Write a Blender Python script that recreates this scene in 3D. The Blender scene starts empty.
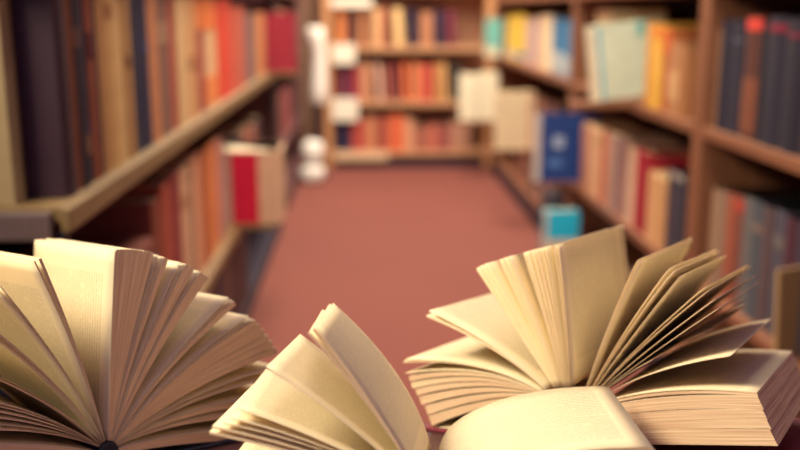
import bpy, bmesh, math, random
from mathutils import Vector, Matrix
random.seed(7)
SC = bpy.context.scene
COL = SC.collection
V = Vector

# ------------------------------------------------------------------ camera geometry
F = 950.0
PITCH = math.atan(215 / F); YAW = math.radians(2.1); CZ = 1.05
cy, sy = math.cos(YAW), math.sin(YAW); cp, sp = math.cos(PITCH), math.sin(PITCH)
FWD = V((sy * cp, cy * cp, -sp)); RIGHT = V((cy, -sy, 0)); UP = RIGHT.cross(FWD)
EYE = V((0, 0, CZ))
def ray(px, py): return FWD + RIGHT * ((px - 400) / F) + UP * ((225 - py) / F)
def on_plane(px, py, p, n):
    d = ray(px, py); return EYE + d * ((p - EYE).dot(n) / d.dot(n))
def on_x(px, py, X): return on_plane(px, py, V((X, 0, 0)), V((1, 0, 0)))
def on_y(px, py, Y): return on_plane(px, py, V((0, Y, 0)), V((0, 1, 0)))
def y_at(px, X, z):                       # where along the aisle a vertical edge at X stands
    k = (px - 400) / F
    return (X * cy - k * X * sy * cp + k * (z - CZ) * sp) / (sy + k * cy * cp)

# ------------------------------------------------------------------ materials
def lin(c):
    if isinstance(c, str):
        c = tuple(int(c[i:i + 2], 16) / 255 for i in (0, 2, 4))
    return tuple(x / 12.92 if x <= .04045 else ((x + .055) / 1.055) ** 2.4 for x in c)
MATS = {}
def nodes(name):
    m = bpy.data.materials.new(name); m.use_nodes = True
    nt = m.node_tree; nt.nodes.clear()
    out = nt.nodes.new('ShaderNodeOutputMaterial')
    b = nt.nodes.new('ShaderNodeBsdfPrincipled')
    nt.links.new(b.outputs[0], out.inputs[0])
    return m, nt, b, out
def N(nt, t, **kw):
    n = nt.nodes.new(t)
    for k, v in kw.items(): setattr(n, k, v)
    return n
def mixrgb(nt, fac, a, b, blend='MIX'):
    n = N(nt, 'ShaderNodeMix', data_type='RGBA', blend_type=blend)
    for i, x in ((0, fac), (6, a), (7, b)):
        if hasattr(x, 'links'): nt.links.new(x, n.inputs[i])
        elif i == 0: n.inputs[0].default_value = x
        else: n.inputs[i].default_value = (*x, 1)
    return n.outputs[2]
def math_n(nt, op, a, b=None):
    n = N(nt, 'ShaderNodeMath', operation=op)
    for i, x in ((0, a), (1, b)):
        if x is None: continue
        if hasattr(x, 'links'): nt.links.new(x, n.inputs[i])
        else: n.inputs[i].default_value = x
    return n.outputs[0]
def cloth(hexc, rough=.6):                # book cloth or printed card: slight mottling and wear
    key = ('cloth', hexc, rough)
    if key in MATS: return MATS[key]
    m, nt, b, out = nodes('book_cover_' + hexc)
    c = lin(hexc)
    tc = N(nt, 'ShaderNodeTexCoord')
    nz = N(nt, 'ShaderNodeTexNoise'); nz.inputs['Scale'].default_value = 22; nz.inputs['Detail'].default_value = 4
    nt.links.new(tc.outputs['Object'], nz.inputs['Vector'])
    col = mixrgb(nt, nz.outputs['Fac'], tuple(x * .8 for x in c), tuple(min(1, x * 1.18) for x in c))
    nt.links.new(col, b.inputs['Base Color'])
    b.inputs['Roughness'].default_value = rough
    MATS[key] = m; return m
def wood(name, dark, light, axis='Y', scale=9):
    if name in MATS: return MATS[name]
    m, nt, b, out = nodes(name)
    tc = N(nt, 'ShaderNodeTexCoord'); mp = N(nt, 'ShaderNodeMapping')
    s = {'X': (1, 9, 9), 'Y': (9, 1, 9), 'Z': (9, 9, 1)}[axis]
    mp.inputs['Scale'].default_value = s
    nt.links.new(tc.outputs['Object'], mp.inputs['Vector'])
    nz = N(nt, 'ShaderNodeTexNoise'); nz.inputs['Scale'].default_value = scale; nz.inputs['Detail'].default_value = 6
    nz.inputs['Distortion'].default_value = 1.2
    nt.links.new(mp.outputs[0], nz.inputs['Vector'])
    nt.links.new(mixrgb(nt, nz.outputs['Fac'], lin(dark), lin(light)), b.inputs['Base Color'])
    b.inputs['Roughness'].default_value = .45
    bp = N(nt, 'ShaderNodeBump'); bp.inputs['Strength'].default_value = .08
    nt.links.new(nz.outputs['Fac'], bp.inputs['Height']); nt.links.new(bp.outputs[0], b.inputs['Normal'])
    MATS[name] = m; return m
def paper_face(name, base, ink=.34, W=15., H=18., transl=.22):
    m, nt, b, out = nodes(name)
    uv = N(nt, 'ShaderNodeUVMap', uv_map='page')
    sep = N(nt, 'ShaderNodeSeparateXYZ'); nt.links.new(uv.outputs[0], sep.inputs[0])
    U, Vv = sep.outputs[0], sep.outputs[1]                     # centimetres along / across the page
    row = math_n(nt, 'DIVIDE', Vv, .46)
    fr = math_n(nt, 'FRACT', row)
    line = math_n(nt, 'MULTIPLY', math_n(nt, 'GREATER_THAN', fr, .30), math_n(nt, 'LESS_THAN', fr, .72))
    comb = N(nt, 'ShaderNodeCombineXYZ')
    nt.links.new(math_n(nt, 'MULTIPLY', U, 9), comb.inputs[0])
    nt.links.new(math_n(nt, 'MULTIPLY', math_n(nt, 'FLOOR', row), 7.31), comb.inputs[1])
    nz = N(nt, 'ShaderNodeTexNoise'); nz.inputs['Scale'].default_value = 1.0; nz.inputs['Detail'].default_value = 3
    nt.links.new(comb.outputs[0], nz.inputs['Vector'])
    word = N(nt, 'ShaderNodeMapRange'); word.inputs[1].default_value = .36; word.inputs[2].default_value = .46
    nt.links.new(nz.outputs['Fac'], word.inputs[0])
    box = None
    for s_, op, val in ((U, 'GREATER_THAN', 2.2), (U, 'LESS_THAN', W - 1.6), (Vv, 'GREATER_THAN', 1.7), (Vv, 'LESS_THAN', H - 2.0)):
        q = math_n(nt, op, s_, val); box = q if box is None else math_n(nt, 'MULTIPLY', box, q)
    fac = math_n(nt, 'MULTIPLY', math_n(nt, 'MULTIPLY', line, word.outputs[0]), box)
    fac = math_n(nt, 'MULTIPLY', fac, ink)
    n2 = N(nt, 'ShaderNodeTexNoise'); n2.inputs['Scale'].default_value = .35; n2.inputs['Detail'].default_value = 5
    nt.links.new(uv.outputs[0], n2.inputs['Vector'])
    c = lin(base)
    pc = mixrgb(nt, n2.outputs['Fac'], tuple(x * .93 for x in c), tuple(min(1, x * 1.06) for x in c))
    col = mixrgb(nt, fac, pc, (.06, .045, .035))
    nt.links.new(col, b.inputs['Base Color']); b.inputs['Roughness'].default_value = .8
    b.inputs['Specular IOR Level'].default_value = .25
    tr = N(nt, 'ShaderNodeBsdfTranslucent'); nt.links.new(mixrgb(nt, .5, col, (.98, .86, .66)), tr.inputs[0])
    mx = N(nt, 'ShaderNodeMixShader'); mx.inputs[0].default_value = transl
    nt.links.new(b.outputs[0], mx.inputs[1]); nt.links.new(tr.outputs[0], mx.inputs[2])
    nt.links.new(mx.outputs[0], out.inputs[0])
    return m
def paper_edge(name, base, dark):
    m, nt, b, out = nodes(name)
    uv = N(nt, 'ShaderNodeUVMap', uv_map='page'); mp = N(nt, 'ShaderNodeMapping')
    mp.inputs['Scale'].default_value = (.12, 16, 1)
    nt.links.new(uv.outputs[0], mp.inputs['Vector'])
    nz = N(nt, 'ShaderNodeTexNoise'); nz.inputs['Scale'].default_value = 1; nz.inputs['Detail'].default_value = 3
    nt.links.new(mp.outputs[0], nz.inputs['Vector'])
    r = N(nt, 'ShaderNodeMapRange'); r.inputs[1].default_value = .3; r.inputs[2].default_value = .65
    nt.links.new(nz.outputs['Fac'], r.inputs[0])
    nt.links.new(mixrgb(nt, r.outputs[0], lin(dark), lin(base)), b.inputs['Base Color'])
    b.inputs['Roughness'].default_value = .85; b.inputs['Specular IOR Level'].default_value = .2
    return m
def block_mat(hexc):                      # page block of a shelved book: fine lines of page edges
    key = ('blk', hexc)
    if key in MATS: return MATS[key]
    m, nt, b, out = nodes('page_edges_' + hexc)
    tc = N(nt, 'ShaderNodeTexCoord'); mp = N(nt, 'ShaderNodeMapping'); mp.inputs['Scale'].default_value = (400, 4, 4)
    nt.links.new(tc.outputs['Object'], mp.inputs['Vector'])
    nz = N(nt, 'ShaderNodeTexNoise'); nz.inputs['Scale'].default_value = 1
    nt.links.new(mp.outputs[0], nz.inputs['Vector'])
    c = lin(hexc)
    nt.links.new(mixrgb(nt, nz.outputs['Fac'], tuple(x * .75 for x in c), c), b.inputs['Base Color'])
    b.inputs['Roughness'].default_value = .85
    MATS[key] = m; return m

PAPER = paper_face('cream_page', 'f8e9c6', transl=.3)
EDGE = paper_edge('page_edge', 'f0d4ae', 'bf9270')
WOOD_R = wood('warm_oak', '6e4436', '996848', 'Y')
WOOD_RZ = wood('warm_oak_upright', '6e4436', '996848', 'Z')
WOOD_L = wood('olive_beech', '70593c', '927850', 'Y')
WOOD_LZ = wood('grey_beech', '5a4a4c', '75625e', 'Z')
WOOD_B = wood('honey_oak', 'b4835f', 'd4a57c', 'X')
WOOD_BZ = wood('honey_oak_upright', 'c08658', 'dca676', 'Z')
WOOD_M = wood('mauve_wood', '5c3c40', '76504e', 'Y')
BACKING = wood('shadow_backing', '2a2038', '3a2c44', 'Z')  # navy shade of the gaps put into the backing colour
BACKING_T = wood('tan_backing', 'bd9070', 'd2a788', 'Z')

# ------------------------------------------------------------------ object helpers
def link(name, bm, mats, parent=None, smooth=False, recalc=True):
    if recalc: bmesh.ops.recalc_face_normals(bm, faces=bm.faces)
    me = bpy.data.meshes.new(name); bm.to_mesh(me); bm.free()
    for m in (mats if isinstance(mats, (list, tuple)) else [mats]): me.materials.append(m)
    if smooth:
        for p in me.polygons: p.use_smooth = True
    o = bpy.data.objects.new(name, me); COL.objects.link(o)
    if parent: o.parent = parent
    return o
def tag(o, label, cat, group=None):
    o['label'] = label; o['category'] = cat
    if group: o['group'] = group
    return o
def thing(name, label, cat, loc=(0, 0, 0), rotz=0, group=None):
    o = bpy.data.objects.new(name, None); COL.objects.link(o)
    o.location = loc; o.rotation_euler = (0, 0, rotz); o.empty_display_size = .05
    return tag(o, label, cat, group)
def structure(name, bm, mat):
    o = link(name, bm, mat); o['kind'] = 'structure'; return o
def box(x0, y0, z0, x1, y1, z1, bevel=0.):
    bm = bmesh.new(); bmesh.ops.create_cube(bm, size=1)
    bmesh.ops.scale(bm, vec=(x1 - x0, y1 - y0, z1 - z0), verts=bm.verts)
    bmesh.ops.translate(bm, vec=((x0 + x1) / 2, (y0 + y1) / 2, (z0 + z1) / 2), verts=bm.verts)
    if bevel: bmesh.ops.bevel(bm, geom=list(bm.edges), offset=bevel, segments=2, affect='EDGES', profile=.6)
    return bm
def prism(pts, z0, z1):                   # closed outline in x, y raised from z0 to z1
    bm = bmesh.new()
    lo = [bm.verts.new((x, y, z0)) for x, y in pts]; hi = [bm.verts.new((x, y, z1)) for x, y in pts]
    bm.faces.new(lo); bm.faces.new(hi); n = len(pts)
    for i in range(n): bm.faces.new((lo[i], lo[(i + 1) % n], hi[(i + 1) % n], hi[i]))
    bmesh.ops.triangulate(bm, faces=[f for f in bm.faces if len(f.verts) > 4])
    return bm

# ------------------------------------------------------------------ shelved books
# local frame: spine at y = 0 facing -y, thickness along x (centred), book runs to +y, stands on z = 0
def cover_outline(t, d, bt, hollow=True):
    h = t / 2; seg = 7; arc = min(.006, t * .22)
    out = [(-h, d), (-h, 0)]
    out += [(-h + t * i / seg, -arc * math.sin(math.pi * i / seg)) for i in range(1, seg)]
    out += [(h, 0), (h, d), (h - bt, d), (h - bt, bt)]
    out += [(h - bt - (t - 2 * bt) * i / seg, bt - arc * .8 * math.sin(math.pi * i / seg)) for i in range(1, seg)]
    out += [(-h + bt, bt), (-h + bt, d)]
    return out
def standing_book(label, loc, rotz, t, d, h, color, pages='d8bd8e', bands=(), group=None, lean=0., parts=True, boards=None, cover_art=None, name='book'):
    """bands: (z0 fraction, z1 fraction, colour) printed panels on the spine"""
    bt = min(.003, t * .12)
    root = thing(name, label, 'book', (loc[0], loc[1], loc[2] + .0008), rotz, group)
    if lean: root.rotation_euler = (0, lean, rotz)
    link('cover', prism(cover_outline(t, d, bt), 0, h), cloth(color), root)
    pt = t / 2 - bt - .0004; q = d - .005; s = bt + .003
    pg = [(-pt, s), (pt, s), (pt, q), (pt * .5, q - .004), (0, q - .006), (-pt * .5, q - .004), (-pt, q)]
    link('page_block', prism(pg, .003, h - .004), block_mat(pages), root)
    arc = min(.006, t * .22)
    for z0, z1, c in bands:
        seg = 8; w = t * .96
        pts = []
        for i in range(seg + 1):
            f = (i / seg - .5) * .96 + .5
            pts.append((-t / 2 + t * f, -arc * math.sin(math.pi * f) - .0012))
        for i in range(seg, -1, -1):
            f = (i / seg - .5) * .96 + .5
            pts.append((-t / 2 + t * f, -arc * math.sin(math.pi * f) + .0004))
        lb = link('spine_label', prism(pts, h * z0, h * z1), cloth(c), root)
        lb['label'] = 'contrasting panel on the spine'
    return root
ORD = ['first', 'second', 'third', 'fourth', 'fifth', 'sixth', 'seventh', 'eighth', 'ninth', 'tenth', 'eleventh', 'twelfth',
       'thirteenth', 'fourteenth', 'fifteenth', 'sixteenth', 'seventeenth', 'eighteenth', 'nineteenth', 'twentieth',
       'twenty-first', 'twenty-second', 'twenty-third', 'twenty-fourth']
def aisle_row(side, Xs, z, rows, where, group, depth=.20, jitter=.006, ylim=(0, 9)):
    """rows: (px near-to-far edges, colour, height, words, bands) along the aisle; side -1 left, +1 right"""
    i = 0
    for p0, p1, c, h, words, bands in rows:
        xj = Xs + side * random.uniform(0, jitter)
        ya, yb = sorted((y_at(p0, Xs, z + .12), y_at(p1, Xs, z + .12)))
        ya, yb = max(ya, ylim[0]), min(yb, ylim[1])
        t = yb - ya - .0012
        if t < .008: continue
        rot = -math.pi / 2 if side > 0 else math.pi / 2
        standing_book(words + ', ' + where % ORD[i], (xj, (ya + yb) / 2, z), rot, t, depth, h, c, bands=bands, group=group)
        i += 1

# ------------------------------------------------------------------ the room
def floor_mat():
    m, nt, b, out = nodes('terracotta_carpet')
    tc = N(nt, 'ShaderNodeTexCoord')
    n1 = N(nt, 'ShaderNodeTexNoise'); n1.inputs['Scale'].default_value = 260; n1.inputs['Detail'].default_value = 3
    n2 = N(nt, 'ShaderNodeTexNoise'); n2.inputs['Scale'].default_value = 1.6; n2.inputs['Detail'].default_value = 4
    for n in (n1, n2): nt.links.new(tc.outputs['Object'], n.inputs['Vector'])
    a = mixrgb(nt, n1.outputs['Fac'], lin('703a32'), lin('8c4e41'))
    nt.links.new(mixrgb(nt, math_n(nt, 'MULTIPLY', n2.outputs['Fac'], .45), a, lin('68352d')), b.inputs['Base Color'])
    b.inputs['Roughness'].default_value = .9
    bp = N(nt, 'ShaderNodeBump'); bp.inputs['Strength'].default_value = .25; bp.inputs['Distance'].default_value = .004
    nt.links.new(n1.outputs['Fac'], bp.inputs['Height']); nt.links.new(bp.outputs[0], b.inputs['Normal'])
    return m
def plaster(name, hexc):
    m, nt, b, out = nodes(name)
    tc = N(nt, 'ShaderNodeTexCoord'); n1 = N(nt, 'ShaderNodeTexNoise'); n1.inputs['Scale'].default_value = 6
    nt.links.new(tc.outputs['Object'], n1.inputs['Vector']); c = lin(hexc)
    nt.links.new(mixrgb(nt, n1.outputs['Fac'], tuple(x * .92 for x in c), c), b.inputs['Base Color'])
    b.inputs['Roughness'].default_value = .9
    return m
WALLM = plaster('warm_plaster', 'b08b74')
structure('floor', box(-1.0, -1.2, -.06, 1.5, 7.0, 0), floor_mat())
structure('wall_back', box(-1.0, 6.9, 0, 1.5, 7.0, 2.7), WALLM)
structure('wall_left', box(-1.1, -1.2, 0, -1.0, 7.0, 2.7), WALLM)
structure('wall_right', box(1.5, -1.2, 0, 1.6, 7.0, 2.7), WALLM)

# ------------------------------------------------------------------ bookcases
def bookcase(label, x0, y0, x1, y1, open_side, shelves, height, sm, pm, bm_, ledges=(), name='bookcase', plinth=.07, th=.028, pth=.035, lip=None, group=None):
    """open_side: '+x', '-x' or '-y'; shelves: top heights of each board"""
    root = thing(name, label, 'bookcase', ((x0 + x1) / 2, (y0 + y1) / 2, 0), 0, group)
    ox, oy = (x0 + x1) / 2, (y0 + y1) / 2
    def part(n, a, m, bev=.003):
        return link(n, box(a[0] - ox, a[1] - oy, a[2], a[3] - ox, a[4] - oy, a[5], bev), m, root)
    bk = .012
    if open_side in ('+x', '-x'):
        part('side_panel', (x0, y0, 0, x1, y0 + pth, height), pm)
        part('side_panel', (x0, y1 - pth, 0, x1, y1, height), pm)
        bx = (x0, x0 + bk) if open_side == '+x' else (x1 - bk, x1)
        part('back_panel', (bx[0], y0 + pth, 0, bx[1], y1 - pth, height), bm_, 0)
        sx = (x0 + bk, x1) if open_side == '+x' else (x0, x1 - bk)
        for z in shelves: part('shelf', (sx[0], y0 + pth, z - th, sx[1], y1 - pth, z), sm)
        px = (x0 + bk, x1 - .002) if open_side == '+x' else (x0 - .012, x1 - bk)
        part('plinth', (px[0], y0 + pth, 0, px[1], y1 - pth, plinth), cloth('241a30'), 0)  # dark board whose tone also carries the floor shadow at the base
    else:
        part('side_panel', (x0, y0, 0, x0 + pth, y1, height), pm)
        part('side_panel', (x1 - pth, y0, 0, x1, y1, height), pm)
        part('back_panel', (x0 + pth, y1 - bk, 0, x1 - pth, y1, height), bm_, 0)
        for z in shelves: part('shelf', (x0 + pth, y0, z - th, x1 - pth, y1 - bk, z), sm)
        part('plinth', (x0 + pth, y0 + .012, 0, x1 - pth, y1 - bk, .078), cloth('2a1c30'), 0)  # flush dark board in place of the toe-kick shadow
    for a in ledges: part('display_ledge', a, sm)
    return root

ZL, ZLL = .785, .378            # left shelves
ZR, ZRR = .762, .362            # right shelves
ZB = (.815, .452, .115)          # back shelves
# ---- left bookcase: open shelving without a solid near side, shelves carried by uprights
lb = thing('bookcase', 'long olive wood bookcase on the left with open near end', 'bookcase', (-.55, 1.32, 0))
def lpart(n, a, m, bev=.004): return link(n, box(a[0] + .55, a[1] - 1.32, a[2], a[3] + .55, a[4] - 1.32, a[5], bev), m, lb)
for z in (ZL, ZLL, 1.155):
    lpart('shelf', (-.76, 1.30, z - .024, -.418, 4.62, z), WOOD_L)
    lpart('shelf_lip', (-.418, 1.285, z - .034, -.404, 4.62, z), WOOD_L)
    lpart('end_rail', (-.76, 1.285, z - .046, -.432, 1.30, z - .006), WOOD_LZ)
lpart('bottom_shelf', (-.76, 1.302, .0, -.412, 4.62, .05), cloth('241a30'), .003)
lpart('upright', (-.430, 1.302, .05, -.419, 1.33, ZL - .034), cloth('221c30'), .002)  # dark strip standing in for the shaded gap at the near end
lpart('upright', (-.445, 4.621, 0, -.415, 4.65, 1.6), WOOD_LZ, .002)
lpart('upright', (-.76, 1.302, 0, -.73, 1.33, 1.6), WOOD_LZ, .002)
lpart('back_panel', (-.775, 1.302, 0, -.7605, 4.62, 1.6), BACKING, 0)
lpart('display_ledge', (-.403, 2.99, ZLL - .018, -.29, 3.08, ZLL), WOOD_L)
lpart('display_ledge', (-.403, 4.22, ZL - .018, -.30, 4.32, ZL), WOOD_L)

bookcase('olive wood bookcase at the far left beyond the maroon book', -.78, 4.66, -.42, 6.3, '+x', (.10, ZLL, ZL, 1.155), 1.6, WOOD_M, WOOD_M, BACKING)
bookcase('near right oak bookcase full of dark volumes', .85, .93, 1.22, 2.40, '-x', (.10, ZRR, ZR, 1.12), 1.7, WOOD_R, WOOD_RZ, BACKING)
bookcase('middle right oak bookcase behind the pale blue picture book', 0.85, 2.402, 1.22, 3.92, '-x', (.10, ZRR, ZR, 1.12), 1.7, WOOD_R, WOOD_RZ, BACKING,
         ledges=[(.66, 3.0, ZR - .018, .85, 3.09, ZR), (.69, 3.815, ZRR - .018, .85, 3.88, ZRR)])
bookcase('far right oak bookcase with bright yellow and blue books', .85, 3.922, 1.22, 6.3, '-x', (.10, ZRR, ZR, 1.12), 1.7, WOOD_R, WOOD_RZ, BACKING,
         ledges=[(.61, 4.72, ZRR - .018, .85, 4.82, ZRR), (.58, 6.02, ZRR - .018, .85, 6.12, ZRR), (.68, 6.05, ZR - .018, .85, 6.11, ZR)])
bookcase('honey oak bookcase across the far end of the aisle', -.275, 6.4, .86, 6.72, '-y', (*ZB, 1.19), 1.7, WOOD_B, WOOD_BZ, BACKING_T, th=.035, pth=.055)

# ------------------------------------------------------------------ left upper row
GL = 'books on the left upper shelf'
standing_book('cream book standing nearest on the left upper shelf, cut by the frame', (-.488, 1.338, ZL), math.pi / 2, .044, .19, .33, 'a8936c', group=GL)
standing_book('large dark brown volume facing the viewer on the left upper shelf', (-.432, 1.390, ZL), math.pi / 2, .054, .23, .332, '351a2c', group=GL)
tall = .325
rows = [
    (73, 77, '8a4f36', .31, 'thin rust brown book', ()),
    (77, 83, '3a2c36', .30, 'black-brown book', ((.7, .8, '6b4a40'),)),
    (83, 90, '22253c', .30, 'dark ink blue book', ((.15, .25, '7d5b45'), (.25, .3, '40304a'))),
    (90, 96, '9a5540', .32, 'rust red book', ((.6, .72, '6a3434'),)),
    (96, 101, '402a34', .31, 'thin plum book', ()),
    (101, 109, 'b98a58', .33, 'tan book', ()),
    (109, 118, 'cfa56c', .335, 'sandy cream book', ((.75, .82, 'a8784e'),)),
    (118, 126, 'd9b47c', .33, 'pale cream book', ()),
    (126, 133, 'b58a5a', .33, 'buff book', ((.5, .56, '8c6440'),)),
    (133, 142, '1c2240', .33, 'wide navy book', ()),
    (142, 150, '232a4a', .33, 'navy blue book', ((.55, .62, '3a4068'),)),
    (150, 160, 'c07f58', .32, 'orange tan book', ()),
    (160, 171, '7d5a4e', .32, 'grey brown book', ((.6, .75, '9c7a62'),)),
    (171, 178, 'a8483e', .32, 'brick red book', ()),
    (178, 188, 'd8b483', .31, 'wide cream book', ()),
    (188, 198, 'cf9a68', .31, 'warm sand book', ((.4, .5, 'b07a50'),)),
    (198, 206, '9c3c3c', .30, 'maroon book with orange top', ((.72, .98, 'e07a3c'),)),
    (206, 219, 'dfb486', .30, 'cream book with orange bands', ((.7, .98, 'f08040'), (.02, .28, 'e88a4c'))),
    (219, 233, 'e0442e', .30, 'scarlet orange book', ()),
    (233, 246, 'c8604a', .275, 'salmon red book', ()),
    (246, 256, '7a6468', .255, 'mauve grey book', ()),
    (256, 265, 'd08a58', .255, 'light orange book', ()),
]
aisle_row(-1, -.43, ZL, rows, '%s along the left upper shelf after the dark brown volume', GL)
# ------------------------------------------------------------------ left lower row
GLL = 'books on the left lower shelf'
rows = [
    (158, 166, '8a4434', 0.290, 'brown red book', ()),
    (166, 174, 'b2543e', 0.310, 'rust orange book', ()),
    (174, 183, '8c2f34', 0.315, 'dark red book', ()),
    (183, 192, 'd0a480', 0.310, 'beige book', ((.7, .8, 'b88862'),)),
    (192, 195, '8a6858', 0.290, 'thin taupe book', ()),
    (195, 204, 'd89c78', 0.310, 'peach book', ()),
    (204, 209, 'b8643c', 0.305, 'thin copper book', ()),
    (209, 219, 'd47c44', 0.310, 'bright orange book', ()),
    (219, 226, 'c08078', 0.300, 'dusty pink book', ()),
]
aisle_row(-1, -.43, ZLL, rows, '%s from the near end of the left lower shelf', GLL)
rows2 = [(y, c, h, w) for y, c, h, w in (
    (3.29, '40304c', .25, 'violet black book'),
    (3.40, 'c08c70', .26, 'pale clay book'), (3.54, '8c4848', .25, 'wine red book'), (3.68, 'b07860', .24, 'light brown book'), (3.84, '503844', .25, 'aubergine book'))]
for i, (y, c, h, w) in enumerate(rows2):
    standing_book(w + ', %s behind the red striped volume on the left lower shelf' % ORD[i], (-.432, y, ZLL), math.pi / 2, .085 + .004 * i, .2, h, c, group=GLL)

# boards lying flat at the near end of the left lower shelf
def flat_book(label, x0, y0, z, x1, y1, t, color, pages='caa878', name='book', group=None, rot=0.):
    root = thing(name, label, 'book', ((x0 + x1) / 2, (y0 + y1) / 2, z + .0008), rot, group)
    w, l = x1 - x0, y1 - y0; bt = .003
    # C profile in (x, z): spine on +x side
    pts = [(-w / 2, 0), (w / 2 - .004, 0), (w / 2, t * .3), (w / 2, t * .7), (w / 2 - .004, t), (-w / 2, t), (-w / 2, t - bt), (w / 2 - .008, t - bt), (w / 2 - .008, bt), (-w / 2, bt)]
    b = prism(pts, -l / 2, l / 2)
    bmesh.ops.rotate(b, cent=(0, 0, 0), matrix=Matrix.Rotation(math.pi / 2, 3, 'X'), verts=b.verts)
    link('cover', b, cloth(color), root)
    link('page_block', box(-w / 2 + .005, -l / 2 + .004, bt + .0004, w / 2 - .0085, l / 2 - .004, t - bt - .0004), block_mat(pages), root)
    return root
GF = 'volumes lying flat at the near end of the left lower shelf'
flat_book('wide black volume lying at the bottom of the flat pile, left lower shelf', -.66, 1.35, ZLL, -.435, 1.895, .11, '1e1b30', group=GF)
bx = thing('archive_box', 'dark navy box with pale spine ticket under the brown volume, left lower shelf', 'box', (-.545, 1.62, ZLL + .1125))
link('box_body', box(-.12, -.27, 0, .12, .27, .075, .004), cloth('20223a'), bx)
tk = link('ticket', box(.1195, .12, .02, .1215, .2, .055, .0005), cloth('9a8a7a'), bx); tk['label'] = 'pale paper ticket'
flat_book('reddish brown volume lying on the navy box, left lower shelf', -.66, 1.35, ZLL + .189, -.43, 1.885, .035, '7a4034', group=GF)

# bottom left shelf
GLB = 'dim books on the left bottom shelf'
y = 1.95
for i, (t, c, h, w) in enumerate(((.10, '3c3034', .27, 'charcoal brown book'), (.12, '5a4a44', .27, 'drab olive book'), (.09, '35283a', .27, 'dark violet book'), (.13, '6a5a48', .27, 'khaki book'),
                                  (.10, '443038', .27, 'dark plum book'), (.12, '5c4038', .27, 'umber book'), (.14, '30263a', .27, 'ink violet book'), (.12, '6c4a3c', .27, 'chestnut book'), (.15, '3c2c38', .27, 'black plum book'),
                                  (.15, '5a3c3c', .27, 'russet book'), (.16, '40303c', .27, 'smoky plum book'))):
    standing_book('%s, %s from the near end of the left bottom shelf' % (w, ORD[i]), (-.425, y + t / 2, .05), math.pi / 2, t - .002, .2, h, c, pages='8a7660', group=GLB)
    y += t

# ------------------------------------------------------------------ books turned outwards into the aisle
def face_out(label, px0, px1, y, z, top_py, hidden, color, side, art=None, t=.03, pages='e6d2a4', flip=False, tilt=0.):
    """book whose front board faces the viewer; its visible side runs from px0 to px1, the rest (hidden) reaches on into the shelf"""
    xa, xb = on_y(px0, top_py + 40, y).x, on_y(px1, top_py + 40, y).x
    h = on_y((px0 + px1) / 2, top_py, y).z - z
    if side < 0: xa -= hidden
    else: xb += hidden
    w = xb - xa
    root = thing('book', label, 'book', ((xa + xb) / 2, y + t / 2, z + math.sin(tilt) * w / 2))
    root.rotation_euler = (0, -tilt, 0)
    bt = .003
    # spine on the aisle end
    s = 1 if side < 0 else -1
    pts = [(-s * w / 2, 0), (s * (w / 2 - .004), 0), (s * w / 2, t * .3), (s * w / 2, t * .7), (s * (w / 2 - .004), t), (-s * w / 2, t), (-s * w / 2, t - bt), (s * (w / 2 - .008), t - bt), (s * (w / 2 - .008), bt), (-s * w / 2, bt)]
    pts = [(a, b - t / 2) for a, b in pts]
    link('cover', prism(pts, 0, h), cloth(color), root)
    link('page_block', box(-w / 2 + .009, -t / 2 + bt + .0004, .003, w / 2 - .009, t / 2 - bt - .0004, h - .001 if flip else h - .004), block_mat(pages), root)
    vis0, vis1 = (on_y(px0, top_py + 40, y).x - (xa + xb) / 2, on_y(px1, top_py + 40, y).x - (xa + xb) / 2)
    for nm, fx0, fx1, fz0, fz1, c in (art or ()):
        a = vis0 + (vis1 - vis0) * fx0; b = vis0 + (vis1 - vis0) * fx1
        o = link(nm, box(a, -t / 2 - .0012, h * fz0, b, -t / 2 + .0002, h * fz1), cloth(c), root)
    return root
# the red striped volume on the left: thick, its pale top edges showing
r = face_out('thick volume with broad crimson stripe jutting from the left lower shelf', 222, 281, 3.00, ZLL + .0005, 151, .05, 'd9b594', -1,
             art=[('cover_stripe', .16, .62, 0, .97, 'd0103c'), ('cover_margin', .0, .16, 0, .97, 'b9a090')], t=.20, pages='f6e6c4', flip=True)
face_out('maroon book with plain board jutting from the far left upper shelf', 268, 296, 4.24, ZL + .0005, 13, .06, 'a82c40', -1, t=.06)
face_out('big pale blue picture book jutting from the right upper shelf', 594, 651, 3.03, ZR + .0005, 27, .06, 'cfe0cc', 1,
         art=[('cover_margin', 0.0, .12, 0, 1, 'e8dcc0'), ('cover_stripe', .17, .23, 0, 1, '6cb4cc'), ('cover_corner', .86, 1.0, .80, 1, '7cc4c0')], tilt=.13, t=.045)
face_out('royal blue book with pale emblem jutting from the right lower shelf', 538, 579, 3.82, ZRR + .0005, 114, .08, '183f86', 1,
         art=[('cover_emblem', .36, .62, .50, .68, '9db4d4'), ('cover_caption', .25, .6, .22, .34, '4f7cc0'), ('cover_margin', -.12, .06, 0, 1, 'c9c4c0')], t=.04)
face_out('cream book with pink edge jutting out beside the royal blue book', 495, 531, 4.74, ZRR + .0005, 92, .015, 'f6deb4', 1,
         art=[('cover_stripe', .93, 1.0, 0, 1, 'd08878')], t=.05)
face_out('turquoise book standing on the carpet below the royal blue book', 543, 578, 3.60, .0008, 211, .0, '1cc0ea', 1, t=.05, art=[('cover_panel', .1, 1, 0, .6, 'd8c8b0'), ('cover_margin', 0, .1, 0, 1, 'dccbb0')])
face_out('mint green book jutting out at the far end of the right upper shelf', 485, 498, 6.06, ZR + .0008, 19, .02, '6fbab2', 1,
         art=[('cover_caption', 0, 1, 0, .25, 'e0d8bc')], t=.04)
face_out('left one of the two ivory books at the far right corner', 459, 477, 6.04, ZRR + .0005, 74, .0, 'fff2d0', 1, t=.04)
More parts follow.
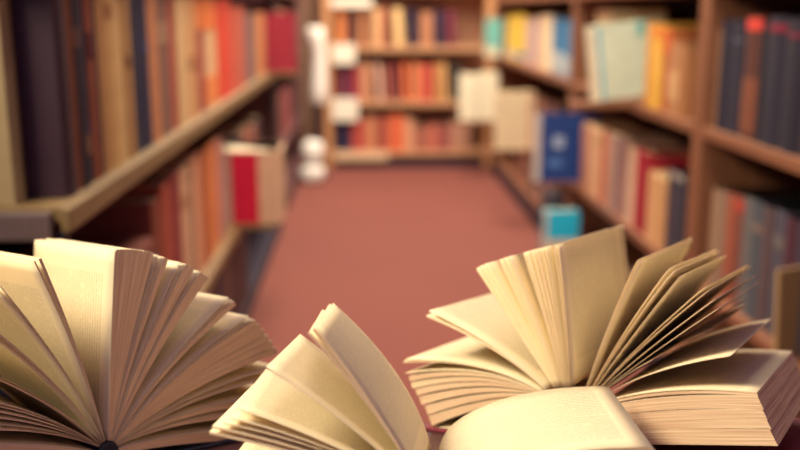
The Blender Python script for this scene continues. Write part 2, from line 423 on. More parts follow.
face_out('right one of the two ivory books at the far right corner', 478, 496, 6.04, ZRR + .0005, 72, .01, 'fbeccc', 1, t=.04)

# ------------------------------------------------------------------ right upper shelf
GR = 'books on the right upper shelf'
rows = [  # dark volumes, colours lowered further for the dim frame edge
    (846, 822, '22222f', .27, 'dark slate book', ()),
    (822, 802, '352a38', .275, 'dark plum book', ()),
    (802, 783, '1c2032', .27, 'midnight blue book', ((.86, .90, '6a2038'),)),
    (783, 764, '212538', .275, 'ink blue book with red label', ((.88, .94, '7a1f38'),)),
    (764, 757, '1e202e', .26, 'thin charcoal book', ()),
    (757, 741, '54302c', .275, 'brown book with red spine spot', ((.88, .98, 'd8463c'), (.05, .5, '7a4834'))),
    (741, 729, '262a3c', .265, 'slate blue book', ((.8, .84, '484c60'),)),
    (729, 718, '222538', .265, 'blackish blue book', ()),
    (718, 710, '8a6850', .24, 'drab tan book', ()),
]
aisle_row(1, .872, ZR, rows, '%s from the right frame edge, near right upper shelf', GR, ylim=(.97, 2.362))
rows = [
    (686, 678, 'a8744c', .19, 'light brown book', ()),
    (678, 669, 'b4845c', .20, 'wheat coloured book', ((.2, .6, 'd0a878'),)),
    (669, 660, 'b0663c', .235, 'russet orange book', ((.7, .98, 'c8602c'),)),
    (660, 651, 'e8b848', .245, 'yellow book with orange top', ((.84, .98, 'e08a30'),)),
    (651, 645, 'd89c50', .25, 'amber book', ()),
]
aisle_row(1, .866, ZR, rows, '%s along the right upper shelf from the oak post', GR, ylim=(2.44, 3.024))
standing_book('small pale cream book peeping over the big pale blue picture book', (.90, 3.63, ZR), -math.pi / 2, .25, .2, .288, 'f4e2b0', group=GR)
rows = [
    (600, 588, '402c3c', .22, 'dark plum book', ()),
    (576, 564, '3d86b4', .245, 'bright blue book', ((.05, .35, 'a8c0cc'),)),
    (564, 551, '2f7cb0', .25, 'strong blue book', ((.04, .4, 'b4c4c8'),)),
    (551, 545, 'efe0b8', .265, 'ivory book', ()),
    (545, 538, 'e6cba4', .26, 'cream book', ()),
    (538, 532, 'b8a0a4', .25, 'lilac grey book', ()),
    (532, 525, 'cbb0a4', .24, 'pale mauve book', ()),
    (525, 516, 'e8c84a', .265, 'lemon yellow book', ((.05, .2, '4f8aa8'),)),
    (516, 507, 'ecca44', .26, 'sunny yellow book', ((.05, .18, 'd8d0c0'),)),
    (507, 502, 'e0d0b0', .24, 'thin off-white book', ()),
]
aisle_row(1, .885, ZR, rows, '%s along the right upper shelf beyond the picture book', GR, ylim=(3.962, 6.0))
# ------------------------------------------------------------------ right lower shelf
GRL = 'books on the right lower shelf'
rows = [  # near bay colours lowered here too for the dim frame edge
    (860, 838, '34283a', .27, 'dark violet book', ()),
    (838, 818, '3c3444', .27, 'smoke grey book', ()),
    (818, 802, '4c3a44', .275, 'dim mauve book', ()),
    (802, 790, '3a3648', .27, 'slate violet book', ()),
    (790, 779, '4c2a3a', .27, 'dull burgundy book', ()),
    (779, 768, '505060', .275, 'pewter grey book', ((.7, .8, '6a6668'),)),
    (768, 758, '5a4a50', .27, 'taupe grey book', ()),
    (758, 748, '4a5460', .27, 'steel blue book', ((.75, .82, '7a6a64'),)),
    (748, 739, '6a6a6c', .27, 'stone grey book', ()),
    (739, 731, '7c4a40', .265, 'dull red book', ((.86, .96, 'b8483c'),)),
    (731, 723, 'a05844', .26, 'dusky orange book', ()),
    (723, 715, '8c7464', .255, 'dove brown book', ()),
    (715, 707, '9c8068', .25, 'fawn book', ()),
]
aisle_row(1, .872, ZRR, rows, '%s from the right frame edge, near right lower shelf', GRL, ylim=(.97, 2.362))
rows = [
    (681, 673, '3a3c4c', .245, 'slate book with pale top', ((.93, .99, 'a8a098'),)),
    (673, 665, '403848', .245, 'dusk violet book', ((.93, .99, '988e88'),)),
    (665, 656, 'cfa070', .205, 'tan book', ()),
    (656, 646, 'd8ac7c', .205, 'sand book', ()),
    (646, 638, 'a01f34', .255, 'crimson book', ()),
    (638, 633, 'b82840', .255, 'bright crimson book', ()),
    (633, 626, 'dcc0a4', .245, 'pale cream book', ()),
    (626, 619, 'a88078', .26, 'rose brown book', ()),
    (619, 612, '9c8484', .265, 'pink grey book', ()),
    (612, 605, 'c8a48c', .26, 'shell pink book', ()),
    (605, 600, 'c06048', .255, 'coral red book', ()),
    (600, 594, 'dcb890', .25, 'light peach book', ((.8, .9, 'b4b070'),)),
    (594, 588, 'd0a07c', .25, 'biscuit book', ()),
    (588, 581, 'b88068', .25, 'clay book', ()),
]
aisle_row(1, .868, ZRR, rows, '%s along the right lower shelf from the oak post', GRL, ylim=(2.44, 3.81))
ypos = 4.05
for i, (t, c, h, w) in enumerate(((.12, '6a4044', .25, 'wine brown book'), (.14, '50344c', .24, 'violet book'), (.10, 'a08070', .22, 'pale brown book'), (.13, '3c2c48', .25, 'dark violet book'),
                                  (.15, '946a60', .25, 'dull rose book'), (.16, '5c3c4c', .24, 'plum book'), (.18, 'b08468', .25, 'light clay book'), (.18, '7a4c48', .24, 'russet book'), (.2, 'a87c64', .25, 'pale rust book'), (.2, '6a4450', .24, 'mauve book'))):
    standing_book('%s, %s beyond the royal blue book on the right lower shelf' % (w, ORD[i]), (.92, ypos + t / 2, ZRR), -math.pi / 2, t - .002, .2, h, c, group=GRL)
    ypos += t
# bottom right shelf: low things near the floor
def low_book(label, px0, px1, py0, py1, y, color, t=.03):
    pass
GRB = 'books on the right bottom shelf'
ypos = 2.6
for i, (t, c, h, w) in enumerate(((.14, '3a2c3c', .2, 'dark plum book'), (.15, '5a4844', .2, 'drab brown book'), (.13, '2e2840', .21, 'ink violet book'))):
    standing_book('%s, %s from the oak post on the right bottom shelf' % (w, ORD[i]), (.93, ypos + t / 2, .10), -math.pi / 2, t - .002, .2, h, c, group=GRB)
    ypos += t
flat_book('cream book lying flat on the right bottom shelf', .815, 3.06, .1005, 1.06, 3.26, .045, 'e6cfa8', pages='f0e2c0')
dk = thing('storage_box', 'black storage box standing below the royal blue book', 'box', (.97, 4.21, .1008))
bm = box(-.15, -.12, 0, .15, .12, .13, .004)
link('box_body', bm, cloth('1c1828'), dk)
link('box_front', box(-.156, -.1, .03, -.151, .1, .10, .001), cloth('3a3040'), dk)
ypos = 4.36
for i, (t, c, h, w) in enumerate(((.16, 'b09a98', .2, 'pale grey book'), (.16, '8c7078', .19, 'mauve grey book'), (.18, 'c0a494', .18, 'shell book'), (.2, '6c4c54', .2, 'plum brown book'), (.22, 'a47c64', .2, 'light umber book'), (.24, '84544a', .19, 'brick brown book'))):
    standing_book('%s, %s beyond the black box on the right bottom shelf' % (w, ORD[i]), (.885, ypos + t / 2, .10), -math.pi / 2, t - .002, .22, h, c, group=GRB)
    ypos += t

# leaning open magazine at the right frame edge
mg = thing('booklet', 'tan booklet leaning out from the near right lower shelf', 'booklet', (.850, 1.80, ZRR + .0008))
b1 = box(-.02, -.004, .0, .036, .004, .185, .001)
o = link('cover', b1, cloth('8a6a48'), mg); o.rotation_euler = (0, -.06, .25)
b1 = box(-.018, .0042, .002, .034, .012, .182, .0)
o = link('page_block', b1, block_mat('d0ae7c'), mg); o.rotation_euler = (0, -.06, .25)

# ------------------------------------------------------------------ back bookcase rows
YB = 6.43
def back_row(z, rows, where, group):
    for i, r in enumerate(rows):
        p0, p1, c, h, w = r[:5]; lean = r[5] * .6 if len(r) > 5 else 0
        x0, x1 = on_y(p0, 90, YB).x, on_y(p1, 90, YB).x
        t = x1 - x0 - .001
        lf = t * abs(math.sin(lean)) / 2 if lean else 0
        standing_book('%s, %s' % (w, where % ORD[i]), ((x0 + x1) / 2, YB, z + lf + (.0005 if lean else 0)), 0, t * (.66 if lean else 1), .2, h, c, group=group, lean=lean, pages='d8b890')
back_row(ZB[0], [
    (337, 346, 'd8864e', .25, 'orange tan book'), (346, 349.5, '7a3f34', .24, 'thin brown book'), (350.5, 357.5, '5c3438', .235, 'leaning dark brown book', -.08), (358.5, 364, 'c98c64', .24, 'clay tan book'),
    (364.5, 371, '9c5a3e', .24, 'brown book', -.05), (372, 381, 'd9ab7c', .25, 'pale tan book'), (381, 384, 'c08058', .25, 'thin tan book'), (384.5, 391, '9a4c40', .26, 'brick brown book', -.05), (392.5, 406, 'ecc88c', .245, 'wide cream yellow book', -.10),
    (408.5, 419, '2c2444', .235, 'navy black book', -.11), (421, 432, 'bd8260', .22, 'light brown book'), (434, 445, '33284c', .225, 'dark indigo book', -.09), (446.5, 457, '7c2c48', .225, 'burgundy book', -.10)],
    '%s from left on the top visible shelf of the far bookcase', 'books on the far bookcase, top visible shelf')
back_row(ZB[1], [
    (335, 342, '8a3c3c', .24, 'dull red book'), (342, 349, '43244a', .23, 'dark purple book'), (349, 361, '96303c', .235, 'wide burgundy book'), (361, 369, 'cf9a74', .25, 'tan book'), (369, 373, 'a8644c', .24, 'thin rust book'), (377, 384, 'ecc4b0', .245, 'leaning pink white book', -.12),
    (384.5, 391, 'b06858', .23, 'dusty red book', -.1), (392, 400, '8c3a44', .24, 'wine red book', -.1), (401.5, 411, 'dc7048', .25, 'orange red book', -.07), (412, 421, 'd88458', .25, 'apricot book'), (421, 433, 'c04c40', .24, 'brick red book'), (434, 440, 'cc9058', .25, 'ochre book'),
    (441, 449, 'e0b074', .25, 'sand yellow book', -.08), (451, 464, '2f3434', .25, 'black green book', -.07)],
    '%s from left on the middle shelf of the far bookcase', 'books on the far bookcase, middle shelf')
back_row(ZB[2], [
    (335, 351, '2b2448', .215, 'wide navy book'), (351, 358, 'c4584a', .22, 'coral book'), (358, 366, 'b85048', .22, 'brick rose book'), (366, 375, 'cf9066', .23, 'tan orange book'), (375, 384, '9c4840', .23, 'russet book'), (384, 391, 'c0684c', .23, 'copper book'), (391, 404, 'e06c44', .24, 'wide orange red book'),
    (404, 414, 'd8a07c', .22, 'peach tan book'), (414, 428, 'a86654', .16, 'short clay book'), (428, 438, 'c4705c', .18, 'pink red book'), (438, 451, '9c5450', .17, 'plum red book'), (451, 472, 'bc8c74', .2, 'wide pale brown book')],
    '%s from left on the lowest shelf of the far bookcase', 'books on the far bookcase, lowest shelf')
# cream section cards hanging on the shelf edges; the lowest is painted shelf light
def sign_card(label, px0, px1, py0, py1, c='fff4dc'):
    a, b = on_y(px0, py1, 6.385), on_y(px1, py0, 6.385)
    o = thing('shelf_sign', label, 'sign', ((a.x + b.x) / 2, 6.385, a.z), 0, 'blank cream cards on the far bookcase')
    w, h = b.x - a.x, b.z - a.z
    link('card', box(-w / 2, -.004, 0, w / 2, .004, h, .002), cloth(c, .8), o)
    link('clip', box(-.015, .004, h * .6, .015, .0145, h * .75, .001), cloth('a09080', .4), o)
sign_card('cream card at the top left of the far bookcase', 331, 372, -2, 7)
sign_card('cream card on the far bookcase under the orange tan book', 332, 355, 44, 64)
sign_card('cream card on the far bookcase above the wide navy book', 332, 358, 98, 121)
sign_card('long pale strip painted as the lit bottom shelf, far bookcase left', 335, 388, 151, 160, 'eccba4')  # light on the bottom shelf put in as a pale strip

# ------------------------------------------------------------------ far left corner: white papers
st = thing('paper_stand', 'slim stand carrying a tall white paper roll, far left corner', 'stand', (-.29, 6.12, 0))
def cyl(r, z0, z1, seg=16):
    bm = bmesh.new(); bmesh.ops.create_cone(bm, cap_ends=True, segments=seg, radius1=r, radius2=r, depth=z1 - z0)
    bmesh.ops.translate(bm, vec=(0, 0, (z0 + z1) / 2), verts=bm.verts); return bm
link('pole', cyl(.012, .0, .47), cloth('3a2c3c'), st)
link('foot_plate', cyl(.06, 0, .012, 24), cloth('3a2c3c'), st)
bm = bmesh.new(); rings = []
for z, r, dx in ((.47, .052, .0), (.475, .056, .0), (.56, .054, .0), (.68, .046, .005), (.80, .042, .004), (.88, .052, -.012), (.935, .056, -.02), (.945, .045, -.02)):
    rings.append([bm.verts.new((dx + r * math.cos(a * math.tau / 20), r * .8 * math.sin(a * math.tau / 20), z)) for a in range(20)])
for a, b in zip(rings, rings[1:]):
    for i in range(20): bm.faces.new((a[i], a[(i + 1) % 20], b[(i + 1) % 20], b[i]))
bm.faces.new(rings[0]); bm.faces.new(rings[-1])
link('paper_roll', bm, cloth('fff8e8', .8), st, smooth=True)
def paper_bag(label, loc, w, d, h, seed):
    rnd = random.Random(seed)
    bm = bmesh.new(); bmesh.ops.create_uvsphere(bm, u_segments=20, v_segments=12, radius=1)
    for v in bm.verts:
        c = v.co
        for ax in range(3): c[ax] = math.copysign(abs(c[ax]) ** .7, c[ax])
        c *= 1 + rnd.uniform(-.05, .05)
        v.co = V((c.x * w / 2, c.y * d / 2, max(0, (c.z + 1) * h / 2)))
    o = link('paper_bundle', bm, cloth('fff8e8', .8), smooth=True); o.location = loc
    return tag(o, label, 'paper')
paper_bag('lower of two round white paper bundles on the floor, far left', (-.33, 5.86, 0), .15, .14, .115, 1)
paper_bag('upper of two round white paper bundles, far left', (-.325, 5.87, .113), .13, .13, .15, 2)
ypos = 4.72
for i, (t, c, h, w) in enumerate(((.2, 'c08468', .26, 'clay orange book'), (.2, 'a86c5c', .25, 'dull rose book'), (.22, 'd09a78', .27, 'pale apricot book'), (.25, 'b87860', .26, 'light rust book'), (.3, 'cc9474', .25, 'peach brown book'))):
    standing_book('%s, %s on the upper shelf beyond the maroon book' % (w, ORD[i]), (-.45, ypos + t / 2, ZL), math.pi / 2, t - .003, .2, h, c, group='books on the far left bookcase')
    standing_book('%s, %s on the middle shelf of the far left bookcase' % (('red brown book', 'rosy brown book', 'dark red book', 'muted red book', 'plum red book')[i], ORD[i]), (-.45, ypos + t / 2, ZLL), math.pi / 2, t - .003, .2, h - .02, ('8c4840', 'a4605a', '702c38', 'a85048', '6c3848')[i], group='books on the far left bookcase')
    ypos += t + .01

# ------------------------------------------------------------------ the sloping display table
SL = math.radians(9.5)
EX = V((1, 0, 0)); EYV = V((0, math.cos(SL), -math.sin(SL))); NRM = EX.cross(EYV)
Q = EYE + ray(650, 450) * .8
tb = thing('display_table', 'sloping wooden display table under the open books', 'table', (Q.x - .2, Q.y, 0))
O = V((Q.x - .2, Q.y, 0))
M = Matrix((EX, EYV, NRM)).transposed().to_4x4()
M.translation = V((0, 0, Q.z))
bm = box(-.78, -.36, -.03, .78, .10, -.0005, .004); bm.transform(M); link('table_top', bm, wood('dark_table', '3a2228', '5a3834', 'X'), tb)
for xx in (-.72, .72):
    for yy in (-.30, .06):
        top = (M @ V((xx, yy, -.031))).z
        link('table_leg', box(xx - .022, yy - .022, 0, xx + .022, yy + .022, top + (.0 if yy > 0 else -.004), .003), MATS['dark_table'], tb)

# ------------------------------------------------------------------ open books
class OpenBook:
    def __init__(s, label, base_px, psi, H, hinge_px=None, hinge_d=None, arch=(.9, .6), thick_name='book'):
        psi = math.radians(psi)
        s.a = EYV * math.cos(psi) + EX * math.sin(psi)
        s.r = EX * math.cos(psi) - EYV * math.sin(psi)
        s.u = NRM; s.H = H; s.arch = arch
        s.S = on_plane(*base_px, Q, NRM)
        s.root = thing('open_book', label, 'book', s.S)
        R = Matrix((s.r, s.a, s.u)).transposed()
        s.root.rotation_euler = R.to_euler()
        if hinge_px: s.hc = s.loc(*hinge_px)
        s.n = 0
    def loc(s, px, py):                    # near-end plane, cm
        v = on_plane(px, py, s.S, s.a) - s.S
        return (v.dot(s.r) * 100, v.dot(s.u) * 100)
    def locf(s, px, py):                   # far-end plane, cm
        v = on_plane(px, py, s.S + s.a * s.H, s.a) - s.S
        return (v.dot(s.r) * 100, v.dot(s.u) * 100)
    def rootpt(s, tip, k=1.0):
        dx, dy = tip[0] - s.hc[0], tip[1] - s.hc[1]
        L = math.hypot(dx, dy); return (s.hc[0] + s.arch[0] * k * dx / L, s.hc[1] + s.arch[1] * k * dy / L)
    def leaf(s, tip, bulge=.05, t0=.02, t1=.03, root=None, far=(0, 0), short=(0, 0), corner=.0, face=None, name='leaf', label=None, wav=.0, floor=.36, prof=None, far0=(0, 0), slant=0., bulge_far=None):
        """tip, root in cm (r, u); bulge in fractions of the page width, towards upright; far: tip offset at the far end"""
        if prof: root, tip = prof[0], prof[-1]
        root = root or s.rootpt(tip)
        dx, dy = tip[0] - root[0], tip[1] - root[1]
        W = math.hypot(dx, dy)
        nx, ny = -dy / W, dx / W
        if dx < 0: nx, ny = -nx, -ny       # perpendicular that looks up
        H = s.H * 100
        ns, nd = 16, 8
        ts = [i / ns for i in range(ns + 1)]
        bm = bmesh.new(); uvl = bm.loops.layers.uv.new('page')
        def pt(sv, v, side):
            tx, ty = tip[0] + far[0] * v, tip[1] + far[1] * v
            rx, ry = root[0] + far0[0] * v, root[1] + far0[1] * v
            b = (bulge if bulge_far is None else bulge + (bulge_far - bulge) * v) * W * 2 * (1 + wav * math.sin(3 * v + tip[0]))
            cx, cy_ = (rx + tx) / 2 + nx * b - dx * .08, (ry + ty) / 2 + ny * b - dy * .08
            x = (1 - sv) ** 2 * rx + 2 * sv * (1 - sv) * cx + sv * sv * tx
            y = (1 - sv) ** 2 * ry + 2 * sv * (1 - sv) * cy_ + sv * sv * ty
            ex, ey = 2 * (1 - sv) * (cx - rx) + 2 * sv * (tx - cx), 2 * (1 - sv) * (cy_ - ry) + 2 * sv * (ty - cy_)
            if prof:
                m = len(prof) - 1; f = min(sv * m, m - 1e-6); i = int(f); f -= i
                P = [prof[max(0, min(m, i + q))] for q in (-1, 0, 1, 2)]
                cr = lambda a, b_, c, d, q: .5 * (2 * b_ + (c - a) * q + (2 * a - 5 * b_ + 4 * c - d) * q * q + (3 * b_ - a - 3 * c + d) * q ** 3)
                dr = lambda a, b_, c, d, q: .5 * ((c - a) + 2 * (2 * a - 5 * b_ + 4 * c - d) * q + 3 * (3 * b_ - a - 3 * c + d) * q * q)
                x, y = (cr(*[p[e] for p in P], f) for e in (0, 1)); ex, ey = (dr(*[p[e] for p in P], f) for e in (0, 1))
                x += far[0] * v * sv; y += far[1] * v * sv
            l = math.hypot(ex, ey); px_, py_ = -ey / l, ex / l
            th = (t0 + (t1 - t0) * sv) / 2 * side
            return x + px_ * th - slant * th * min(1, sv * 1.5), max(floor, y + py_ * th)
        def depth(sv, v):
            near, far_ = short[0], H - short[1]
            if corner:
                d = (1 - sv) * W
                if d < corner:
                    c = corner - math.sqrt(max(0, corner ** 2 - (corner - d) ** 2)); near += c; far_ -= c
            return near + (far_ - near) * v
        if corner: ts = ts[:-1] + [1 - corner / W * f for f in (.8, .5, .25, .08)] + [1]; ts = sorted(set(ts))
        n = len(ts) - 1
        grid = {}
        for side in (1, -1):
            for i, sv in enumerate(ts):
                for j in range(nd + 1):
                    v = j / nd; x, y = pt(sv, v, side)
                    grid[side, i, j] = bm.verts.new((x / 100, depth(sv, v) / 100, y / 100))
        def face_(keys, uvs, mi):
            f = bm.faces.new([grid[k] for k in keys]); f.material_index = mi; f.smooth = mi == 0
            for lp, q in zip(f.loops, uvs): lp[uvl].uv = q
        for side in (1, -1):
            for i in range(n):
                for j in range(nd):
                    ks = [(side, i, j), (side, i + 1, j), (side, i + 1, j + 1), (side, i, j + 1)]
                    us = [(ts[k[1]] * W, k[2] / nd * H) for k in ks]
                    if side < 0: ks.reverse(); us.reverse()
                    face_(ks, us, 0)
        off = random.uniform(0, 50)
        for j in (0, nd):
            for i in range(n):
                ks = [(1, i, j), (-1, i, j), (-1, i + 1, j), (1, i + 1, j)]
                us = [(ts[k[1]] * W, off + (t1 if k[0] > 0 else 0)) for k in ks]
                face_(ks, us, 1)
        for j in range(nd):
            ks = [(1, n, j), (-1, n, j), (-1, n, j + 1), (1, n, j + 1)]
            face_(ks, [(k[2] / nd * H, off + (t1 if k[0] > 0 else 0)) for k in ks], 1)
            ks = [(1, 0, j), (1, 0, j + 1), (-1, 0, j + 1), (-1, 0, j)]
            face_(ks, [(k[2] / nd * H, off + (t0 if k[0] > 0 else 0)) for k in ks], 1)
        o = link(name, bm, [face or PAPER, EDGE], s.root)
        if label: o['label'] = label
        s.n += 1
        return o
    def cover(s, wl, wr, th, color, gap=.25):
        pts = [(-wl, 0), (wr, 0), (wr, th), (-wl, th)]
        bm = box(-wl / 100, -.003, 0, wr / 100, s.H + .003, th / 100, .0008)
        link('cover', bm, cloth(color), s.root)

def fan(book, tips, bul, t1=.03, t0=.012, corner=0, between=None, jit=.08, **kw):
    for tip in tips:
        book.leaf(tip, bul(tip) if callable(bul) else bul, t0, t1, corner=corner, far=(random.uniform(-jit, jit), random.uniform(-jit, jit)), **kw)

# ---- left open book
LB = OpenBook('open book with fully fanned pages at the left of the table', (108, 470), -40, .162, (108, 447), arch=(.75, .5))
LB.cover(16.5, 16.5, .3, '1b2038')
def lift(book, k):                         # flatter leaves bow more
    def f(tip):
        dx, dy = tip[0] - book.hc[0], tip[1] - book.hc[1]
        return k * abs(dx) / math.hypot(dx, dy)
    return f
def L(px, py): return LB.loc(px, py)
bl = lift(LB, .055)
# right-hand half, upright to flat
LEAVES = ((115, 250.5, .05), (118, 249.5, .12), (122.5, 249.3, .16), (127.5, 249.2, .2), (133.5, 249.6, .25), (140, 250.3, .25), (146.5, 251, .22), (151.5, 252, .13),
                  (158, 255, .05), (162, 256.5, .05), (166.5, 258, .12), (180, 262, .04), (184, 263.5, .05), (188, 265, .12), (192.5, 267.5, .12),
                  (199, 271, .05), (202.5, 273, .10), (206.5, 276, .12), (229, 297.5, .04), (232, 300, .05), (235, 303, .14),
                  (249, 316, .04), (252.5, 319, .06), (256, 322.5, .12), (260, 327, .14), (264, 332, .16), (268.5, 338, .16), (273, 344, .22), (276.5, 351, .22),
                  (280, 367, .06), (283, 376, .12), (287, 394, .05), (289, 400, .12), (291, 411, .05), (292, 416, .1))
for k, (px, py, t) in enumerate(LEAVES):
    p = L(px, py)
    gaps = [math.dist(p, L(*LEAVES[q][:2])) for q in (k - 1, k + 1) if 0 <= q < len(LEAVES)]
    if t >= .1: t = max(t, min(.62, min(g if g < .8 else 9 for g in gaps) * 1.02)) if min(gaps) < .8 else t * 1.3
    LB.leaf(p, bl(p), .012, t, far=(random.uniform(-.12, .12), random.uniform(-.12, .12)), name='leaf' if t < .08 else 'page_bundle')
LB.leaf(L(294, 434), .03, .5, 1.3, far=(0, 0), root=(LB.hc[0] + .7, LB.hc[1] - .55), name='page_block')
# left-hand half
for px, py, t in ((40, 258.5, .22), (34.5, 261, .12), (0, 286, .06), (-3, 288.5, .06), (-25, 316, .14), (-28, 321, .12), (-68, 350, .04), (-71, 354, .14),
                  (-86, 390, .08), (-88, 395, .15), (-92, 404, .22), (-94, 415, .2), (-96, 428, .05), (-97, 437, .2)):
    LB.leaf(L(px, py), bl(L(px, py)) * 1.2, .012, t, far=(random.uniform(-.1, .1), random.uniform(-.1, .1)), name='leaf' if t < .08 else 'page_bundle')
LB.leaf(L(-98, 455), .03, .4, .9, root=(LB.hc[0] - .7, LB.hc[1] - .5), name='page_block')
# ---- right open book
RB = OpenBook('thick open book with half its pages standing at the right', (578, 452), 32, .19, (573, 398), arch=(2.6, .9))
RB.cover(14.8, 17.6, .3, '7a2434')
bm = prism([(-.0085, 0), (-.008, .004), (-.005, .0075), (0, .009), (.005, .0075), (.008, .004), (.0085, 0)], -.002, LB.H)
bm.transform(Matrix(((1, 0, 0, 0), (0, 0, 1, 0), (0, 1, 0, 0), (0, 0, 0, 1))))
o = link('spine', bm, cloth('141830'), LB.root); o.location = (LB.hc[0] / 100, 0, LB.hc[1] / 100 - .0055); o['label'] = 'dark navy arch filling the shaded hollow of the spine'  # solid dark arch put where the spine's hollow lies in shade
def Rr(px, py): return RB.loc(px, py)
br = lift(RB, .07)
for px, py, t, b in ((475.5, 268, .06, .0), (479, 266, .1, .0), (484, 264, .14, .0), (489, 262.5, .06, 0), (499, 259.5, .05, 0), (503, 258, .13, .01), (508, 256.5, .06, .01), (523, 252.5, .05, .01), (526.5, 251.5, .16, .01),
                     (532, 250, .14, .01), (537, 249, .14, .01), (542, 247.5, .10, .01), (546, 247, .05, .01), (554, 245.5, .05, .01), (558, 244.5, .05, .01)):
    RB.leaf(Rr(px, py), b, .012, t, far=(random.uniform(-.08, .08) - .2, random.uniform(-.08, .08) + .6 * max(0, min(1, (px - 500) / 50))), corner=.35, name='leaf' if t < .08 else 'page_bundle')
# leaves turned to the left
for px, py, t, b in ((428, 311, .03, .045), (425.5, 316, .12, .05), (404, 360, .05, .07), (402, 362.5, .08, .075), (404, 374, .05, .08), (408, 379, .42, .08), (410.5, 386, .56, .075), (415, 393, .60, .07), (419, 401.5, .75, .06),
                     (425, 411, .85, .05), (429, 421.5, .92, .04)):
    RB.leaf(Rr(px, py), b, .012, t, far=(random.uniform(-.08, .08), random.uniform(-.08, .08)), corner=.3, name='leaf' if t < .08 else 'page_bundle')
RB.leaf(Rr(433, 437), .02, .6, .9, root=(RB.hc[0] - 2.4, RB.hc[1] - 1.6), name='page_block')
# leaves turned to the right
for px, py, t, b, c in ((637, 260, .04, .015, .5), (639.5, 262, .05, .015, .5), (669, 268, .06, .02, .9), (673, 271, .05, .02, .9), (680, 276, .03, .01, .5), (705, 287, .05, .02, .7), (708, 290.5, .06, .02, .7), (714, 300, .06, .015, .5), (719, 308, .06, .01, .4),
                        (731, 356, .05, .05, .3)):
    RB.leaf(Rr(px, py), b, .012, t, far=(random.uniform(-.1, .1), (.6 if px < 650 else .2) + random.uniform(-.1, .1)), corner=c, name='leaf')
RB.leaf(Rr(660, 356), .03, .012, .05, far=(3.4, 2.6), corner=1.6, label='shorter curled leaf')
RB.leaf(Rr(700, 338), .05, .012, .05, far=(.2, .3), short=(4, 0), corner=.6)
# the thick right-hand block, split where its pages part
blk = [(757, 393, .05, .05, -.1), (757.6, 394.6, .20, .045, -.3), (760.5, 402.5, 1.05, .03, -.9), (765, 414.6, .82, .02, -1.7), (769, 424.5, .72, .012, -2.3), (773.5, 437, 1.3, .004, -3.0)]
for k, (px, py, t, b, dr) in enumerate(blk):
    RB.leaf(Rr(px, py), b, t * .85, t, root=(RB.hc[0] + 2.5 - dr * .08, RB.hc[1] + dr), name='page_block' if t > .3 else 'page_bundle' if t > .08 else 'leaf', far=(0, 0), slant=.38)
# ---- front open book
CB = OpenBook('open book lying in front at centre, its arched page nearest', (432, 545), 5, .167, (432, 498), arch=(.9, .6))
CB.cover(16.5, 17.5, .15, 'e8d4a6')
def Cc(px, py): return CB.loc(px, py)
def Cf(px, py): return CB.locf(px, py)
hf = Cf(437, 452); G0 = (hf[0] - CB.hc[0], hf[1] - CB.hc[1])
def pair(near, far_):
    n = Cc(*near); f = Cf(*far_); return n, (f[0] - n[0], f[1] - n[1])
for near, far_, t, b, w in (((316, 327), (333, 303), .05, .025, .085), ((313.5, 329), (329, 304.5), .2, .025, .08), ((309, 333), (322, 310), .2, .03, .07),
                            ((266, 367), (300, 334), .04, .03, 0), ((238, 409), (266, 369), .05, .035, 0), ((230, 418), (262, 374), .05, .04, 0), ((223, 423), (259, 378), .06, .04, 0), ((212, 427), (254, 384), .12, .03, 0), ((209, 433), (250, 391), .14, .025, 0)):
    n, f = pair(near, far_)
    CB.leaf(n, b, .012, t, far=f, far0=G0, bulge_far=w or None, name='leaf' if t < .08 else 'page_bundle')
hx, hy = CB.hc
for k, (x, y_, t) in enumerate(((-15.2, 1.9, .25), (-15.6, 1.3, .35), (-15.8, .7, .4))):
    CB.leaf((x, y_), .03, .3, t, root=(hx - .8, max(.6, hy - .6 - .7 * k)), name='page_bundle')

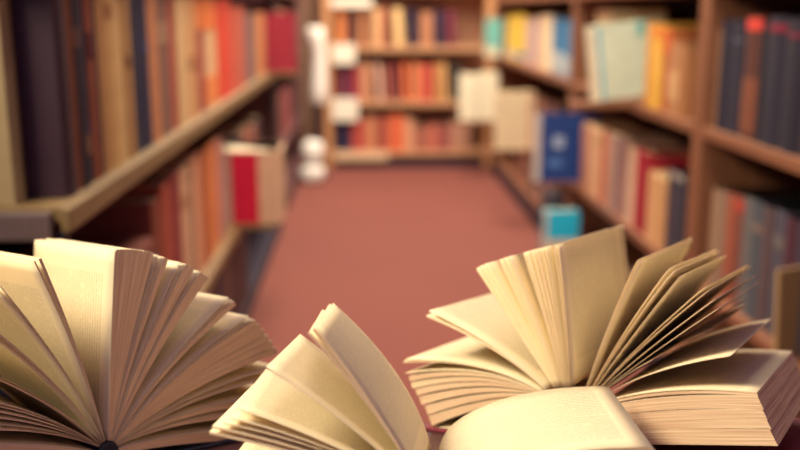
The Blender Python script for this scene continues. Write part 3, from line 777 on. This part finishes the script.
# right-hand half: an arched wad of pages over lower ones
arc = [Cf(*p) for p in ((438, 452), (446, 432), (466, 415), (500, 400), (530, 393), (562, 388), (605, 386))]
for k, (dz, t) in enumerate(((0, .03), (.09, .08), (.24, .18), (.62, .5), (1.2, .6), (1.9, .7), (2.65, .7), (3.4, .7), (4.15, .7), (4.8, .5))):
    pr = []
    for i, (x, y) in enumerate(arc):
        f = i / (len(arc) - 1)
        pr.append((x + (.1 if k else 0) * f + .12 * k, max(.45, y - dz * min(1, f * 2.2))))
    CB.leaf(None, 0, .03 if t < .05 else t * .5, t, prof=pr, name='leaf' if t < .05 else 'page_bundle', face=PAPER)

# ------------------------------------------------------------------ light
def area(name, loc, size, energy, color, target=None, size_y=None, spread=math.pi):
    l = bpy.data.lights.new(name, 'AREA'); l.energy = energy; l.color = color; l.size = size; l.spread = spread
    if size_y: l.shape = 'RECTANGLE'; l.size_y = size_y
    o = bpy.data.objects.new(name, l); COL.objects.link(o); o.location = loc
    if target is not None: o.rotation_euler = (V(target) - V(loc)).to_track_quat('-Z', 'Y').to_euler()
    return o
area('ceiling_lamp', (.2, 5.4, 2.65), .9, 105, (1, .85, .66), (.2, 5.6, 0), 1.2)
area('ceiling_lamp', (.2, 3.7, 2.65), .8, 50, (1, .85, .66), (.2, 4.0, 0), 1.2)
area('ceiling_lamp', (.15, 2.1, 2.65), .7, 38, (1, .84, .62), (.2, 2.9, 0), 1.0, math.radians(130))
area('key_light', (-.97, .5, 1.75), .6, 30, (1, .87, .62), (.35, .9, .78), .6, math.radians(110))  # unseen key light added at the left for the open books
w = bpy.data.worlds.new('room_ambience'); SC.world = w; w.use_nodes = True
bg = w.node_tree.nodes['Background']; bg.inputs[0].default_value = (.62, .46, .86, 1); bg.inputs[1].default_value = .45

# ------------------------------------------------------------------ camera
cam = bpy.data.cameras.new('camera'); co = bpy.data.objects.new('camera', cam); COL.objects.link(co)
co.location = EYE; co.rotation_euler = FWD.to_track_quat('-Z', 'Y').to_euler()
cam.sensor_width = 36; cam.lens = F / 800 * 36; cam.clip_start = .01
cam.dof.use_dof = True; cam.dof.focus_distance = .70
cam.dof.aperture_fstop = cam.lens / 13; cam.dof.aperture_blades = 0
SC.camera = co
SC.view_settings.view_transform = 'Standard'; SC.view_settings.look = 'None'
SC.view_settings.exposure = 0; SC.view_settings.gamma = 1; SC.view_settings.use_curve_mapping = False
